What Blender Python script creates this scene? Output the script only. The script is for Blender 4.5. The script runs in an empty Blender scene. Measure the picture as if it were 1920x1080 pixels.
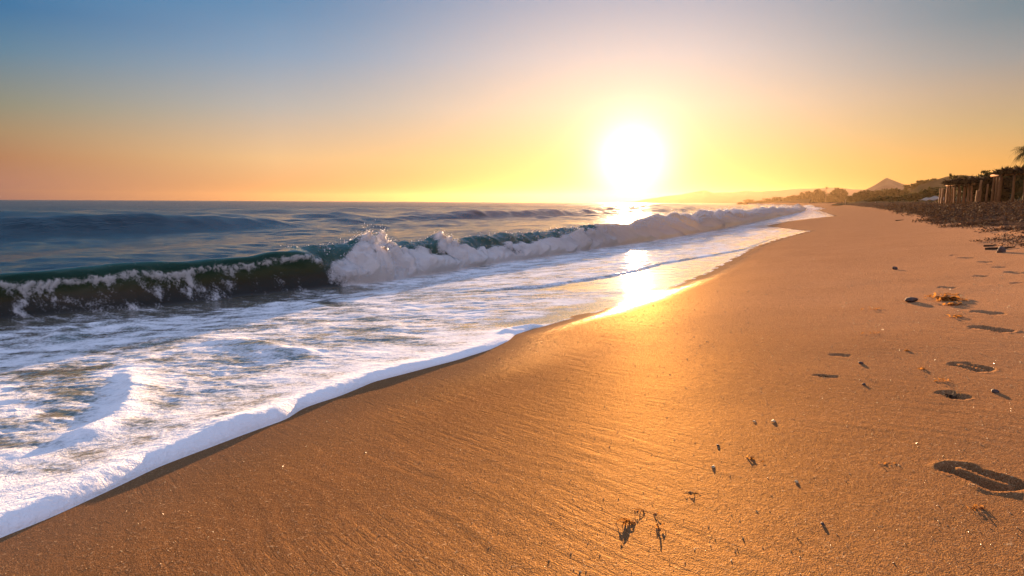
import bpy, math, random
import numpy as np
from mathutils import Vector, Matrix
random.seed(7); RNG = np.random.default_rng(11)
C = bpy.context.scene.collection
R = math.radians

# ------------------------------------------------------------------ camera
F = 1280.0; CX, CY = 960.0, 540.0; HOR = 378.0
CAMZ = 1.5; YAW = R(28.0); PITCH = math.atan((CY-HOR)/F); ROLL = R(0.27)
fwd = Vector((-math.sin(YAW)*math.cos(PITCH), math.cos(YAW)*math.cos(PITCH), -math.sin(PITCH)))
rgt = Vector((math.cos(YAW), math.sin(YAW), 0)); upv = rgt.cross(fwd)
r2 = rgt*math.cos(ROLL) + upv*math.sin(ROLL); u2 = upv*math.cos(ROLL) - rgt*math.sin(ROLL)
cam = bpy.data.objects.new('camera', bpy.data.cameras.new('camera')); C.objects.link(cam)
m = Matrix((r2, u2, -fwd)).transposed().to_4x4(); m.translation = Vector((0, 0, CAMZ)); cam.matrix_world = m
cam.data.sensor_width = 36.0; cam.data.lens = 36.0*F/1920.0
cam.data.clip_start = 0.05; cam.data.clip_end = 20000
bpy.context.scene.camera = cam
def ray(u, v):
    return (fwd + r2*((u-CX)/F) + u2*((CY-v)/F)).normalized()
def on_z(u, v, z):
    d = ray(u, v); t = (z-CAMZ)/d.z; return Vector((0, 0, CAMZ)) + d*t
def at_depth(u, v, D):
    d = fwd + r2*((u-CX)/F) + u2*((CY-v)/F); return Vector((0, 0, CAMZ)) + d*D

# ------------------------------------------------------------------ view, sun, sky
EV = 2.4
sc = bpy.context.scene
sc.view_settings.view_transform = 'Standard'; sc.view_settings.look = 'None'
sc.view_settings.exposure = EV; sc.view_settings.gamma = 1.0; sc.view_settings.use_curve_mapping = False
sc.cycles.use_denoising = True; sc.cycles.volume_bounces = 0; sc.cycles.max_bounces = 8
sc.cycles.sample_clamp_indirect = 6.0; sc.cycles.sample_clamp_direct = 12.0
sd = ray(1185, 300)                       # direction towards the sun
SUN_AZ = math.atan2(sd.x, sd.y); SUN_EL = math.asin(sd.z)
sl = bpy.data.lights.new('sun', 'SUN'); sl.energy = 5.0; sl.angle = R(0.5); sl.color = (1.0, 0.62, 0.33)
so = bpy.data.objects.new('sun', sl); C.objects.link(so); so.rotation_euler = (-sd).to_track_quat('-Z', 'Y').to_euler()

def lin(c):
    return tuple((x/255/12.92 if x/255 <= .04045 else ((x/255+.055)/1.055)**2.4) for x in c)
w = bpy.data.worlds.new('World'); sc.world = w; w.use_nodes = True
class NT:
    def __init__(s, t): s.t = t; t.nodes.clear()
    def n(s, typ, **kw):
        o = s.t.nodes.new(typ)
        for k, v in kw.items(): setattr(o, k, v)
        return o
    def put(s, sock, v):
        if v is None: return
        if isinstance(v, bpy.types.NodeSocket): s.t.links.new(v, sock)
        else: sock.default_value = v
    def math(s, op, a, b=None, c=None, clamp=False):
        o = s.n('ShaderNodeMath', operation=op, use_clamp=clamp)
        for i, v in enumerate((a, b, c)): s.put(o.inputs[i], v)
        return o.outputs[0]
    def vmath(s, op, a, b=None):
        o = s.n('ShaderNodeVectorMath', operation=op); s.put(o.inputs[0], a); s.put(o.inputs[1], b)
        return o.outputs['Value'] if op in ('DOT_PRODUCT', 'LENGTH') else o.outputs[0]
    def mapr(s, v, a, b, c=0., d=1., smooth=False):
        o = s.n('ShaderNodeMapRange', interpolation_type='SMOOTHSTEP' if smooth else 'LINEAR')
        for i, x in enumerate((v, a, b, c, d)): s.put(o.inputs[i], x)
        return o.outputs[0]
    def mix(s, f, a, b, blend='MIX'):
        o = s.n('ShaderNodeMix', data_type='RGBA', blend_type=blend, clamp_factor=True)
        s.put(o.inputs[0], f); s.put(o.inputs[6], a); s.put(o.inputs[7], b); return o.outputs[2]
    def ramp(s, f, stops):
        o = s.n('ShaderNodeValToRGB'); e = o.color_ramp.elements
        while len(e) < len(stops): e.new(1.0)
        for i, (p, c) in enumerate(stops): e[i].position = p; e[i].color = (*c[:3], 1)
        s.put(o.inputs[0], f); return o.outputs[0]
    def noise(s, vec, scale, detail=3, rough=.55, dist=0.):
        o = s.n('ShaderNodeTexNoise'); s.put(o.inputs['Vector'], vec); s.put(o.inputs['Scale'], scale)
        s.put(o.inputs['Detail'], detail); s.put(o.inputs['Roughness'], rough); s.put(o.inputs['Distortion'], dist); return o.outputs[0]
    def attr(s, name):
        return s.n('ShaderNodeAttribute', attribute_name=name).outputs['Fac']
    def rgb(s, c): return (c[0], c[1], c[2], 1)
W_ = NT(w.node_tree)
tc = W_.n('ShaderNodeTexCoord').outputs['Generated']
sep = W_.n('ShaderNodeSeparateXYZ'); W_.put(sep.inputs[0], tc)
el = W_.math('DIVIDE', W_.math('ARCSINE', sep.outputs[2]), R(60))
hx, hy = math.sin(SUN_AZ), math.cos(SUN_AZ)
dp = W_.vmath('DOT_PRODUCT', tc, (hy, -hx, 0)); dh = W_.vmath('DOT_PRODUCT', tc, (hx, hy, 0))
az = W_.math('ARCTAN2', dp, dh)           # signed azimuth from the sun, + to the right
S = 1.0/2**EV
def stops(lst, hi, k=1.0):
    o = [(max(0, e/60), tuple(x*S*k for x in lin(c))) for e, c in lst]
    return o + [(e/60, tuple(x*S for x in c)) for e, c in hi]
HI = [(22, (.26, .34, .56)), (40, (.32, .42, .72)), (60, (.30, .42, .74))]
HL = [(22, (.09, .24, .42)), (40, (.26, .44, .74)), (60, (.36, .50, .82))]
left = stops([(0, (150, 112, 112)), (1.2, (176, 126, 108)), (2.8, (180, 130, 96)), (4.5, (170, 142, 108)), (6.2, (146, 144, 124)), (9.7, (97, 133, 156)), (12.4, (60, 116, 160)), (16, (72, 132, 178))], HL)
midl = stops([(0, (230, 182, 95)), (1.0, (240, 192, 105)), (3.5, (244, 206, 135)), (7.5, (240, 214, 184)), (11.5, (212, 202, 200)), (15.7, (170, 176, 194))], HI)
rght = stops([(0, (205, 145, 75)), (1.2, (225, 158, 82)), (2.8, (228, 170, 95)), (5.2, (200, 170, 122)), (7.8, (180, 162, 142)), (9.7, (152, 154, 154)), (12.4, (116, 137, 148)), (16, (105, 130, 145))], HI)
cL = W_.ramp(el, left); cM = W_.ramp(el, midl); cR = W_.ramp(el, rght)
wl = W_.mapr(az, -.02, -.53, smooth=True); wl2 = W_.mapr(az, -.50, -.81); wr = W_.mapr(az, .02, .50, smooth=True)
cQ = W_.ramp(el, stops([(0, (226, 164, 112)), (1.0, (232, 172, 116)), (3.3, (236, 194, 142)), (7.2, (186, 182, 176)), (11.1, (136, 162, 188)), (14.1, (104, 145, 182)), (17, (84, 134, 178))], HL))
col = W_.mix(wr, W_.mix(wl2, W_.mix(wl, cM, cQ), cL), cR)
cB = W_.ramp(el, [(0, tuple(x*S for x in (.60, .48, .54))), (12/60, tuple(x*S for x in (.78, .66, .78))), (30/60, tuple(x*S for x in (.62, .62, .88))), (1, tuple(x*S for x in (.44, .54, .86)))])
col = W_.mix(W_.mapr(W_.math('ABSOLUTE', az), 1.5, 2.4, smooth=True), col, cB)      # the lit sky opposite the sun
ang = W_.math('ARCCOSINE', W_.math('MINIMUM', W_.vmath('DOT_PRODUCT', tc, tuple(sd)), 1.0))   # angle from the sun
def glow(width, power, colr, amp):
    g = W_.math('EXPONENT', W_.math('MULTIPLY', W_.math('POWER', W_.math('DIVIDE', ang, R(width)), power), -1.0))
    o = W_.n('ShaderNodeVectorMath', operation='SCALE'); o.inputs[0].default_value = colr
    W_.put(o.inputs['Scale'], W_.math('MULTIPLY', g, amp*S)); return o.outputs[0]
core = glow(2.15, 1.55, (1.0, .93, .70), 2.4); halo = glow(4.0, 1.3, (1.0, .82, .55), .46); wide = glow(13, 1.5, (.7, .5, .34), .12)
tot = W_.vmath('ADD', W_.vmath('ADD', col, core), W_.vmath('ADD', halo, wide))
sky = W_.n('ShaderNodeTexSky', sky_type='NISHITA'); sky.sun_disc = False; sky.sun_elevation = SUN_EL; sky.sun_rotation = SUN_AZ
sky.dust_density = 2.0
o = W_.n('ShaderNodeVectorMath', operation='SCALE'); W_.put(o.inputs[0], tot); o.inputs['Scale'].default_value = 10.0
skyo = W_.mix(0.999, sky.outputs[0], o.outputs[0])
bg = W_.n('ShaderNodeBackground'); W_.put(bg.inputs[0], skyo); bg.inputs[1].default_value = 0.1
W_.put(W_.n('ShaderNodeOutputWorld').inputs[0], bg.outputs[0])

# ------------------------------------------------------------------ numpy helpers
def perlin(x, y, seed=0):
    x = np.asarray(x, float); y = np.asarray(y, float)
    xi = np.floor(x).astype(np.int64); yi = np.floor(y).astype(np.int64); xf = x-xi; yf = y-yi
    def g(ix, iy, dx, dy):
        h = (ix*374761393 + iy*668265263 + seed*1442695041) & 0xffffffff
        h = ((h ^ (h >> 13))*1274126177) & 0xffffffff; h = h ^ (h >> 16)
        a = (h & 0xffff)*(2*math.pi/65536.0); return np.cos(a)*dx + np.sin(a)*dy
    u = xf*xf*xf*(xf*(xf*6-15)+10); v = yf*yf*yf*(yf*(yf*6-15)+10)
    a = g(xi, yi, xf, yf); b = g(xi+1, yi, xf-1, yf); c = g(xi, yi+1, xf, yf-1); d = g(xi+1, yi+1, xf-1, yf-1)
    return 1.5*((a*(1-u)+b*u)*(1-v) + (c*(1-u)+d*u)*v)
def fbm(x, y, seed=0, oct=4, gain=.5):
    s = 0; a = 1.0; t = 0
    for i in range(oct):
        s = s + a*perlin(x*2**i+i*17.3, y*2**i-i*9.1, seed+i); t += a; a *= gain
    return s/t*1.2
def billow(x, y, seed=0, oct=4, gain=.5):
    s = 0; a = 1.0; t = 0
    for i in range(oct):
        s = s + a*(1-2*np.abs(perlin(x*2**i+i*7.7, y*2**i+i*3.1, seed+i))); t += a; a *= gain
    return s/t           # round lumps with sharp creases if negated
def sstep(a, b, x):
    t = np.clip((x-a)/(b-a), 0, 1); return t*t*(3-2*t)
def interp(x, pts):
    p = sorted(pts); return np.interp(x, [a for a, _ in p], [b for _, b in p])
def smooth_table(pts, y0, y1, n, width):
    """interpolate then blur; width grows with y so that near detail is kept"""
    ys = np.geomspace(1.0, y1-y0+1, n)+y0-1; v = interp(ys, pts)
    k = np.array([1, 4, 6, 4, 1])/16.
    for _ in range(width): v = np.convolve(np.pad(v, 2, mode='edge'), k, mode='valid')
    return lambda q: np.interp(q, ys, v)
def link(name, me, parent=None, **props):
    ob = bpy.data.objects.new(name, me); C.objects.link(ob)
    if parent: ob.parent = parent
    for k, v in props.items(): ob[k] = v
    return ob
def grid_mesh(name, P, mats, attrs=None, i0=0, i1=None, Nrm=None):
    """P: rows x cols x 3"""
    P = P[:, i0:i1]; nr, nc = P.shape[:2]
    me = bpy.data.meshes.new(name); me.vertices.add(nr*nc); me.vertices.foreach_set('co', P.reshape(-1).astype(np.float32))
    a = np.arange(nr*nc).reshape(nr, nc); q = np.stack([a[:-1, :-1], a[:-1, 1:], a[1:, 1:], a[1:, :-1]], -1).reshape(-1)
    nf = len(q)//4; me.loops.add(nf*4); me.loops.foreach_set('vertex_index', q.astype(np.int32))
    me.polygons.add(nf); me.polygons.foreach_set('loop_start', np.arange(0, nf*4, 4, dtype=np.int32))
    me.polygons.foreach_set('use_smooth', np.ones(nf, bool)); me.update(calc_edges=True)
    for k, v in (attrs or {}).items():
        at = me.attributes.new(k, 'FLOAT', 'POINT'); at.data.foreach_set('value', v[:, i0:i1].reshape(-1).astype(np.float32))
    me.materials.append(mats)
    if Nrm is not None: me.normals_split_custom_set_from_vertices(Nrm[:, i0:i1].reshape(-1, 3).tolist())
    return me
def soup(name, V, Fc, mat, smooth=False):
    """V (n,3), Fc (m,k) arrays"""
    me = bpy.data.meshes.new(name); V = np.asarray(V, np.float32); Fc = np.asarray(Fc, np.int32); k = Fc.shape[1]
    me.vertices.add(len(V)); me.vertices.foreach_set('co', V.reshape(-1)); me.loops.add(Fc.size)
    me.loops.foreach_set('vertex_index', Fc.reshape(-1)); me.polygons.add(len(Fc))
    me.polygons.foreach_set('loop_start', np.arange(0, Fc.size, k, dtype=np.int32))
    me.polygons.foreach_set('use_smooth', np.full(len(Fc), smooth)); me.update(calc_edges=True); me.validate()
    me.materials.append(mat); return me

# ------------------------------------------------------------------ coast line and ground
XS = smooth_table([(-10, -2.4), (40, -2.4), (60, -2.8), (90, -4.3), (123, -6.5), (200, -14), (330, -34), (500, -70), (665, -113), (720, -112), (790, -40), (900, 200), (1500, 900), (4200, 2500)], -10, 4200, 900, 6)
BEACH = [(-60, -6), (-12, -.9), (-8, -.52), (-6, -.16), (-4, .11), (-2, .31), (0, .46), (3, .78), (6, 1.14), (9, 1.44), (12, 1.55), (20, 1.6), (60, 2.0), (200, 3.0), (3000, 3)]
_bx = np.linspace(-60, 3000, 40000); _bz = interp(_bx, BEACH)
_k = np.ones(9)/9
for _ in range(3): _bz = np.convolve(np.pad(_bz, 4, mode='edge'), _k, mode='valid')
def ground0(x, y):
    return np.interp(x-XS(y), _bx, _bz)
def hit(u, v):
    """point where the ray through a pixel meets the ground"""
    d = ray(u, v); t = .5; p = Vector((0, 0, CAMZ))
    for i in range(4000):
        q = p + d*t
        if q.z <= ground0(q.x, q.y): break
        t *= 1.004
    lo, hi = t/1.004, t
    for _ in range(20):
        mid = (lo+hi)/2; q = p+d*mid
        if q.z <= ground0(q.x, q.y): hi = mid
        else: lo = mid
    return p + d*hi

edge_px = [(0, 1012), (100, 972), (200, 925), (300, 876), (400, 838), (470, 812), (540, 786), (570, 765), (640, 742), (700, 716), (780, 695), (860, 674), (920, 656), (955, 640), (968, 628), (1050, 604), (1120, 586), (1190, 563), (1260, 540), (1330, 512), (1375, 487), (1420, 462), (1470, 446), (1520, 433), (1480, 429), (1435, 424), (1480, 415), (1540, 408), (1566, 405), (1550, 399), (1535, 394)]
epts = [(p.y, p.x) for p in (hit(*q) for q in edge_px)]
epts = [(-10, epts[0][1]-.9), (-3, epts[0][1]-.35), (0, epts[0][1]-.05)] + epts
ylast = max(a for a, _ in epts)
for yy in np.geomspace(ylast*1.15, 4200, 60): epts.append((yy, float(XS(yy))+.4*math.sin(yy*.11)))
_ep = sorted(epts); _ey = np.array([a for a, _ in _ep]); _ex = np.array([b for _, b in _ep])
_ty = np.concatenate([np.arange(-10, 30, .02), np.geomspace(30, 4200, 1500)]); _tx = np.interp(_ty, _ey, _ex)
_near = _ty < 30; _k = np.hanning(11); _k /= _k.sum()
_tx[_near] = np.convolve(np.pad(_tx[_near], 5, mode='edge'), _k, mode='valid')
def EDGE(y): return np.interp(y, _ty, _tx)

# tracks pressed in the sand: (toe px, heel px, width, depth)
prints = [((1868, 905), (1778, 872), .10, .040, 'shoe'), ((1852, 694), (1792, 680), .08, .036, 'shoe'), ((1893, 623), (1826, 613), .085, .034, 'foot'),
          ((1878, 590), (1828, 584), .08, .018, 'foot'), ((1806, 745), (1770, 733), .07, .014, 'foot'), ((1790, 541), (1764, 539), .07, .018, 'foot'),
          ((1848, 519), (1830, 518), .08, .02, 'foot'), ((1858, 492), (1838, 491), .09, .02, 'foot'), ((1886, 502), (1866, 501), .08, .02, 'foot'),
          ((1912, 532), (1900, 531), .07, .02, 'foot'), ((1822, 484), (1800, 483), .09, .02, 'foot'), ((1794, 478), (1784, 478), .09, .02, 'foot'),
          ((1590, 666), (1560, 664), .04, .010, 'foot'), ((1920, 513), (1890, 510), .1, .022, 'foot'), ((1570, 706), (1530, 702), .03, .008, 'foot')]
def wrack_amount(x, y):
    """how much of the ground is covered by dry seaweed"""
    lowx = interp(y, WR)
    return sstep(-.6, .9, (x-lowx)+.55*fbm(x*.35, y*.25, 50, 4)+.25*fbm(x*1.7, y*1.4, 55, 3))
wr_px = [(1920, 452), (1880, 440), (1840, 432), (1790, 426), (1740, 415), (1715, 405), (1690, 398), (1640, 390), (1600, 386), (1575, 384)]
WR = [(p.y, p.x) for p in (hit(*q) for q in wr_px)]
WR = sorted(WR)
WR = [(-10, WR[0][1]+2.2), (0, WR[0][1]+1.6), (4, WR[0][1]+.9)] + WR + [(yy, float(XS(yy))+9.5) for yy in (260, 400, 700, 1200, 4000)]
WR = [w_ for i, w_ in enumerate(WR) if i < 13 or w_[0] > WR[12][0]]
print('WR', [(round(a, 1), round(b, 1)) for a, b in WR]); print('EDGE', [(round(a, 2), round(b, 2)) for a, b in _ep[:36]])

def under(x, y):
    return .008*fbm(x*.55, y*.45, 3, 3)*sstep(-3, 1, x-XS(y)+1) + .003*fbm(x*1.6, y*1.2, 4, 3)*sstep(60, 8, y)
def sand_height(x, y, fine=True):
    z = ground0(x, y) + under(x, y)
    near = sstep(60, 8, y)
    # backwash rills running down to the water
    c, s = math.cos(R(153)), math.sin(R(153))
    a = x*c+y*s + .25*fbm(x*.7, y*.7, 9, 2); b = -x*s+y*c + .10*fbm(x*1.1, y*1.1, 8, 3)
    dry = sstep(-.1, .8, x-EDGE(y))
    rill = fbm(a*.9, b*13, 21, 3); patch = sstep(-.25, .5, fbm(x*.8, y*.6, 31, 2))
    z = z - .0014*np.clip(np.abs(rill)*2-.25, -.3, 1)*-1*patch*near*dry*(y < 30)
    z = z + .0010*fbm(a*2.5, b*26, 25, 3)*near*dry
    wr = wrack_amount(x, y)
    far = np.clip(y/25, .5, 3)
    z = z + wr*(.05+.07*np.clip(fbm(x*1.2/far, y*1.2/far, 61, 4), -.6, 1)*far**.5 + .03*fbm(x*5/far, y*5/far, 62, 3))
    for (tu, tv), (hu, hv), wd, dep, kind in prints:
        A = hit(hu, hv); B = hit(tu, tv); mx, my = (A.x+B.x)/2, (A.y+B.y)/2
        L = math.hypot(B.x-A.x, B.y-A.y)/2 + .01; ux, uy = (B.x-A.x)/(2*L-.02), (B.y-A.y)/(2*L-.02)
        if kind == 'shoe' and dep > .038: L *= 1.25; mx += ux*L*.25; my += uy*L*.25
        sel = (np.abs(x-mx) < 1.2) & (np.abs(y-my) < 1.2)
        if not sel.any(): continue
        X = x[sel]-mx; Y = y[sel]-my
        X = X + .005*fbm(x[sel]*14, y[sel]*14, 71, 2); Y = Y+.005*fbm(x[sel]*14+9, y[sel]*14, 72, 2)
        al = X*ux+Y*uy; ac = -X*uy+Y*ux
        hw = wd/2*(1.0-.14*np.cos(al/L*3.0+.6)); e = np.sqrt((np.clip(np.abs(al)-(L-hw), 0, 9))**2 + ac**2)/hw
        pit = -dep*sstep(1.12, .80, e); rim = dep*(.14 if kind == 'shoe' else .2)*np.exp(-((e-1.30)/.20)**2)*(.6+.6*perlin(X*20, Y*20, 5))
        if kind == 'shoe':
            pit = pit*(1-1.06*sstep(.25, .11, np.abs(ac-.03*wd)/wd)*sstep(-.98, -.75, al/L)*sstep(1.0, .8, al/L))
        z[sel] += pit + rim
    return z

# ------------------------------------------------------------------ materials
def mat(name):
    mm = bpy.data.materials.new(name); mm.use_nodes = True; return mm, NT(mm.node_tree)
def principled(t, **kw):
    p = t.n('ShaderNodeBsdfPrincipled')
    for k, v in kw.items(): t.put(p.inputs[k.replace('_', ' ')], v)
    return p
def bump(t, h, strength, dist):
    b = t.n('ShaderNodeBump'); b.inputs['Strength'].default_value = strength; b.inputs['Distance'].default_value = dist
    t.put(b.inputs['Height'], h); return b
def out(t, s): t.put(t.n('ShaderNodeOutputMaterial').inputs[0], s)

M_sand, t = mat('sand')
pos = t.n('ShaderNodeNewGeometry').outputs['Position']
g1 = t.noise(pos, 260, 2, .6); g2 = t.noise(pos, 1.3, 4); g3 = t.noise(pos, 90, 3, .7); g4 = t.noise(pos, 30, 3)
base = t.mix(t.attr('dry'), t.mix(g2, (.215, .102, .043, 1), (.295, .145, .064, 1)), t.mix(g2, (.52, .265, .125, 1), (.64, .345, .17, 1)))  # 'dry' weight also holds a foreground vignette, painted into the base colour
base = t.mix(t.mapr(g1, .40, .60), t.mix(1.0, base, (.52, .46, .40, 1), 'MULTIPLY'), base)
base = t.mix(t.mapr(g3, .60, .75), base, (.62, .40, .20, 1))
wet = t.attr('wet')
base = t.mix(wet, base, t.mix(1.0, base, (.62, .58, .55, 1), 'MULTIPLY'))
wr = t.attr('wrack'); wn = t.noise(pos, 3.0, 5, .7); wn2 = t.noise(pos, 16, 4, .7)
wcol = t.mix(t.mapr(wn2, .35, .7), (.035, .022, .016, 1), (.13, .08, .05, 1))
wmask = t.mapr(t.math('ADD', wr, t.math('MULTIPLY', t.math('SUBTRACT', wn, .5), 1.6)), .42, .62, smooth=True)
base = t.mix(wmask, base, wcol)
rough = t.math('MAXIMUM', t.mapr(wet, 0, 1, .62, .14), t.mapr(wmask, 0, 1, 0, .95))
mpr = t.n('ShaderNodeMapping'); mpr.inputs['Rotation'].default_value = (0, 0, R(-153)); t.put(mpr.inputs[0], pos)
mps = t.n('ShaderNodeMapping'); mps.inputs['Scale'].default_value = (5, 52, 5); t.put(mps.inputs[0], mpr.outputs[0]); st1 = t.noise(mps.outputs[0], 1.0, 4, .6, .35)
mpq = t.n('ShaderNodeMapping'); mpq.inputs['Scale'].default_value = (2, 15, 2); t.put(mpq.inputs[0], mpr.outputs[0]); st2 = t.noise(mpq.outputs[0], 1.0, 3, .55, .3)
stp = t.mapr(t.noise(pos, 1.1, 2), .38, .6); rl = t.math('MULTIPLY', t.math('ADD', t.math('MULTIPLY', t.mapr(st1, .30, .5), .7), t.math('MULTIPLY', t.mapr(st2, .3, .5), .5)), stp)
hgt = t.math('ADD', t.math('MULTIPLY', g1, 1.3), t.math('ADD', t.math('ADD', t.math('MULTIPLY', g3, 1.3), rl), t.math('MULTIPLY', g4, 1.6)))
bstr = bump(t, hgt, .8, .0042)
t.put(bstr.inputs['Strength'], t.mapr(wet, 0, 1, .8, .12))
b2 = bump(t, t.math('MULTIPLY', wn2, wmask), .9, .05); t.put(b2.inputs['Normal'], bstr.outputs[0])
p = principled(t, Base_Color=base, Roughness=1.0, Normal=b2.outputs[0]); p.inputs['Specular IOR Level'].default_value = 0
gl = t.n('ShaderNodeBsdfGlossy'); gl.inputs[0].default_value = (1, .60, .18, 1); t.put(gl.inputs['Roughness'], t.mapr(wet, 0, 1, .50, .15)); t.put(gl.inputs['Normal'], b2.outputs[0])
t.put(gl.inputs[0], t.mix(wet, (1, .62, .22, 1), (1, .85, .65, 1)))
mx = t.n('ShaderNodeMixShader'); t.put(mx.inputs[0], t.math('MULTIPLY', t.math('ADD', t.math('MULTIPLY', t.attr('damp'), .022), t.mapr(wet, 0, 1, .019, .14)), t.mapr(wmask, 0, 1, 1, .0))); t.put(mx.inputs[1], p.outputs[0]); t.put(mx.inputs[2], gl.outputs[0])
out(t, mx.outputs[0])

M_sea, t = mat('sea_water')
pos = t.n('ShaderNodeNewGeometry').outputs['Position']
foam = t.attr('foam'); deep = t.attr('deep'); face = t.attr('face')
fn1 = t.noise(pos, 5.0, 5, .62, .6); fn2 = t.noise(pos, 34, 4, .65, .3); fn3 = t.noise(pos, 120, 2, .6)
fs = t.math('ADD', foam, t.math('ADD', t.math('MULTIPLY', t.math('SUBTRACT', fn1, .5), .55), t.math('MULTIPLY', t.math('SUBTRACT', fn2, .5), .95)))
fm = t.math('MULTIPLY', t.mapr(fs, .32, .78, smooth=True), t.mapr(t.attr('thin'), 0, 1, 1, .62))
wc = t.mix(deep, (.13, .12, .09, 1), (.004, .030, .045, 1))
wc = t.mix(face, wc, t.ramp(t.attr('hfrac'), [(0, (.012, .009, .004)), (.35, (.030, .022, .006)), (.62, (.030, .050, .020)), (1, (.015, .085, .075))]))
# ripples: long slopes, short slopes
mp = t.n('ShaderNodeMapping'); mp.inputs['Scale'].default_value = (1.0, .45, 1); t.put(mp.inputs[0], pos)
w1 = t.noise(mp.outputs[0], 1.6, 6, .68); w2 = t.noise(mp.outputs[0], 9.0, 5, .65)
w0 = t.noise(mp.outputs[0], .8, 3, .6, .5); hw = t.math('ADD', t.math('ADD', t.math('MULTIPLY', w1, .26), t.math('MULTIPLY', w2, .06)), t.math('MULTIPLY', w0, .30))
bw = bump(t, hw, 1.0, 1.0); t.put(bw.inputs['Distance'], t.math('ADD', t.mapr(deep, 0, 1, .022, .42), t.mapr(t.attr('ruffle'), .06, .5, 0, .8)))
pw = principled(t, Base_Color=wc, Roughness=t.math('ADD', t.mapr(deep, 0, 1, .055, .10), t.mapr(t.attr('ruffle'), 0, 1, 0, .27)), IOR=1.333, Normal=bw.outputs[0])
fh = t.math('ADD', t.math('MULTIPLY', fn2, 1.0), t.math('MULTIPLY', fn3, .35))
bf = bump(t, t.math('ADD', fh, t.math('MULTIPLY', fn1, 2.0)), .8, .02); t.put(bf.inputs['Distance'], t.mapr(t.attr('spray'), 0, 1, .010, .07))
fc = t.mix(t.mapr(fs, .5, 1.0), (.64, .64, .64, 1), (.92, .90, .88, 1))
pf = principled(t, Base_Color=fc, Roughness=.7, Normal=bf.outputs[0]); pf.inputs['Specular IOR Level'].default_value = 0
tr = t.n('ShaderNodeBsdfTranslucent'); tr.inputs[0].default_value = (1, .84, .58, 1); t.put(tr.inputs['Normal'], bf.outputs[0])
mf = t.n('ShaderNodeMixShader'); t.put(mf.inputs[0], t.mapr(t.attr('spray'), 0, 1, .0, .60)); t.put(mf.inputs[1], pf.outputs[0]); t.put(mf.inputs[2], tr.outputs[0])
ms = t.n('ShaderNodeMixShader'); t.put(ms.inputs[0], fm); t.put(ms.inputs[1], pw.outputs[0]); t.put(ms.inputs[2], mf.outputs[0])
out(t, ms.outputs[0])

M_spray, t = mat('spray')
a = principled(t, Base_Color=(.9, .9, .9, 1), Roughness=.4); b = t.n('ShaderNodeBsdfTranslucent'); b.inputs[0].default_value = (.95, .9, .85, 1)
x = t.n('ShaderNodeMixShader'); x.inputs[0].default_value = .4; t.put(x.inputs[1], a.outputs[0]); t.put(x.inputs[2], b.outputs[0]); out(t, x.outputs[0])

def simple(name, c1, c2, scale, rough=.8, bs=.5, bd=.02, stretch=(1, 1, 1), spec=.3, translucent=0):
    mm, t = mat(name); tcn = t.n('ShaderNodeTexCoord').outputs['Object']
    mp = t.n('ShaderNodeMapping'); mp.inputs['Scale'].default_value = stretch; t.put(mp.inputs[0], tcn)
    n = t.noise(mp.outputs[0], scale, 5, .6)
    p = principled(t, Base_Color=t.mix(t.mapr(n, .3, .7), (*c1, 1), (*c2, 1)), Roughness=rough, Normal=bump(t, n, bs, bd).outputs[0])
    p.inputs['Specular IOR Level'].default_value = spec
    if translucent:
        tr = t.n('ShaderNodeBsdfTranslucent'); tr.inputs[0].default_value = (*c2, 1)
        x = t.n('ShaderNodeMixShader'); x.inputs[0].default_value = translucent; t.put(x.inputs[1], p.outputs[0]); t.put(x.inputs[2], tr.outputs[0]); out(t, x.outputs[0])
    else: out(t, p.outputs[0])
    return mm
M_leaf = simple('foliage', (.014, .018, .006), (.045, .050, .016), 1.5, .9, spec=.05, translucent=.14)
M_hill = simple('hill_scrub', (.035, .036, .018), (.08, .066, .038), .08, .9, 1, .5, spec=0)
M_rock = simple('hill_rock', (.09, .07, .055), (.15, .12, .09), .05, .9, 1, 1, spec=0)
M_mount = simple('mountain', (.10, .10, .09), (.14, .13, .12), .01, .9, spec=0)
M_bark = simple('bark', (.05, .035, .02), (.12, .08, .05), 8, .9)
M_wood = simple('weathered_wood', (.17, .070, .028), (.38, .17, .065), 7, .85, .8, .02, (6, 6, 1), spec=.05)
M_thatch = simple('thatch', (.02, .013, .008), (.06, .036, .02), 12, .9, 1, .05, spec=.03)
M_tarp = simple('pale_cloth', (.34, .26, .19), (.46, .36, .27), 3, .9, spec=0)
M_weed = simple('seaweed', (.12, .045, .012), (.42, .19, .045), 60, .8, .6, .003, spec=.05, translucent=.5)
M_darkweed = simple('dry_seaweed', (.022, .013, .009), (.10, .055, .03), 25, .9, .6, .01, spec=.05, translucent=.12)
M_shell = simple('shell', (.42, .28, .14), (.6, .46, .28), 80, .5, spec=.2)
M_peb = simple('pebble', (.05, .035, .03), (.14, .09, .07), 60, .7, spec=.12)
M_grit = simple('grit', (.6, .38, .16), (.8, .6, .3), 90, .25, spec=.6, translucent=.3)

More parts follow.
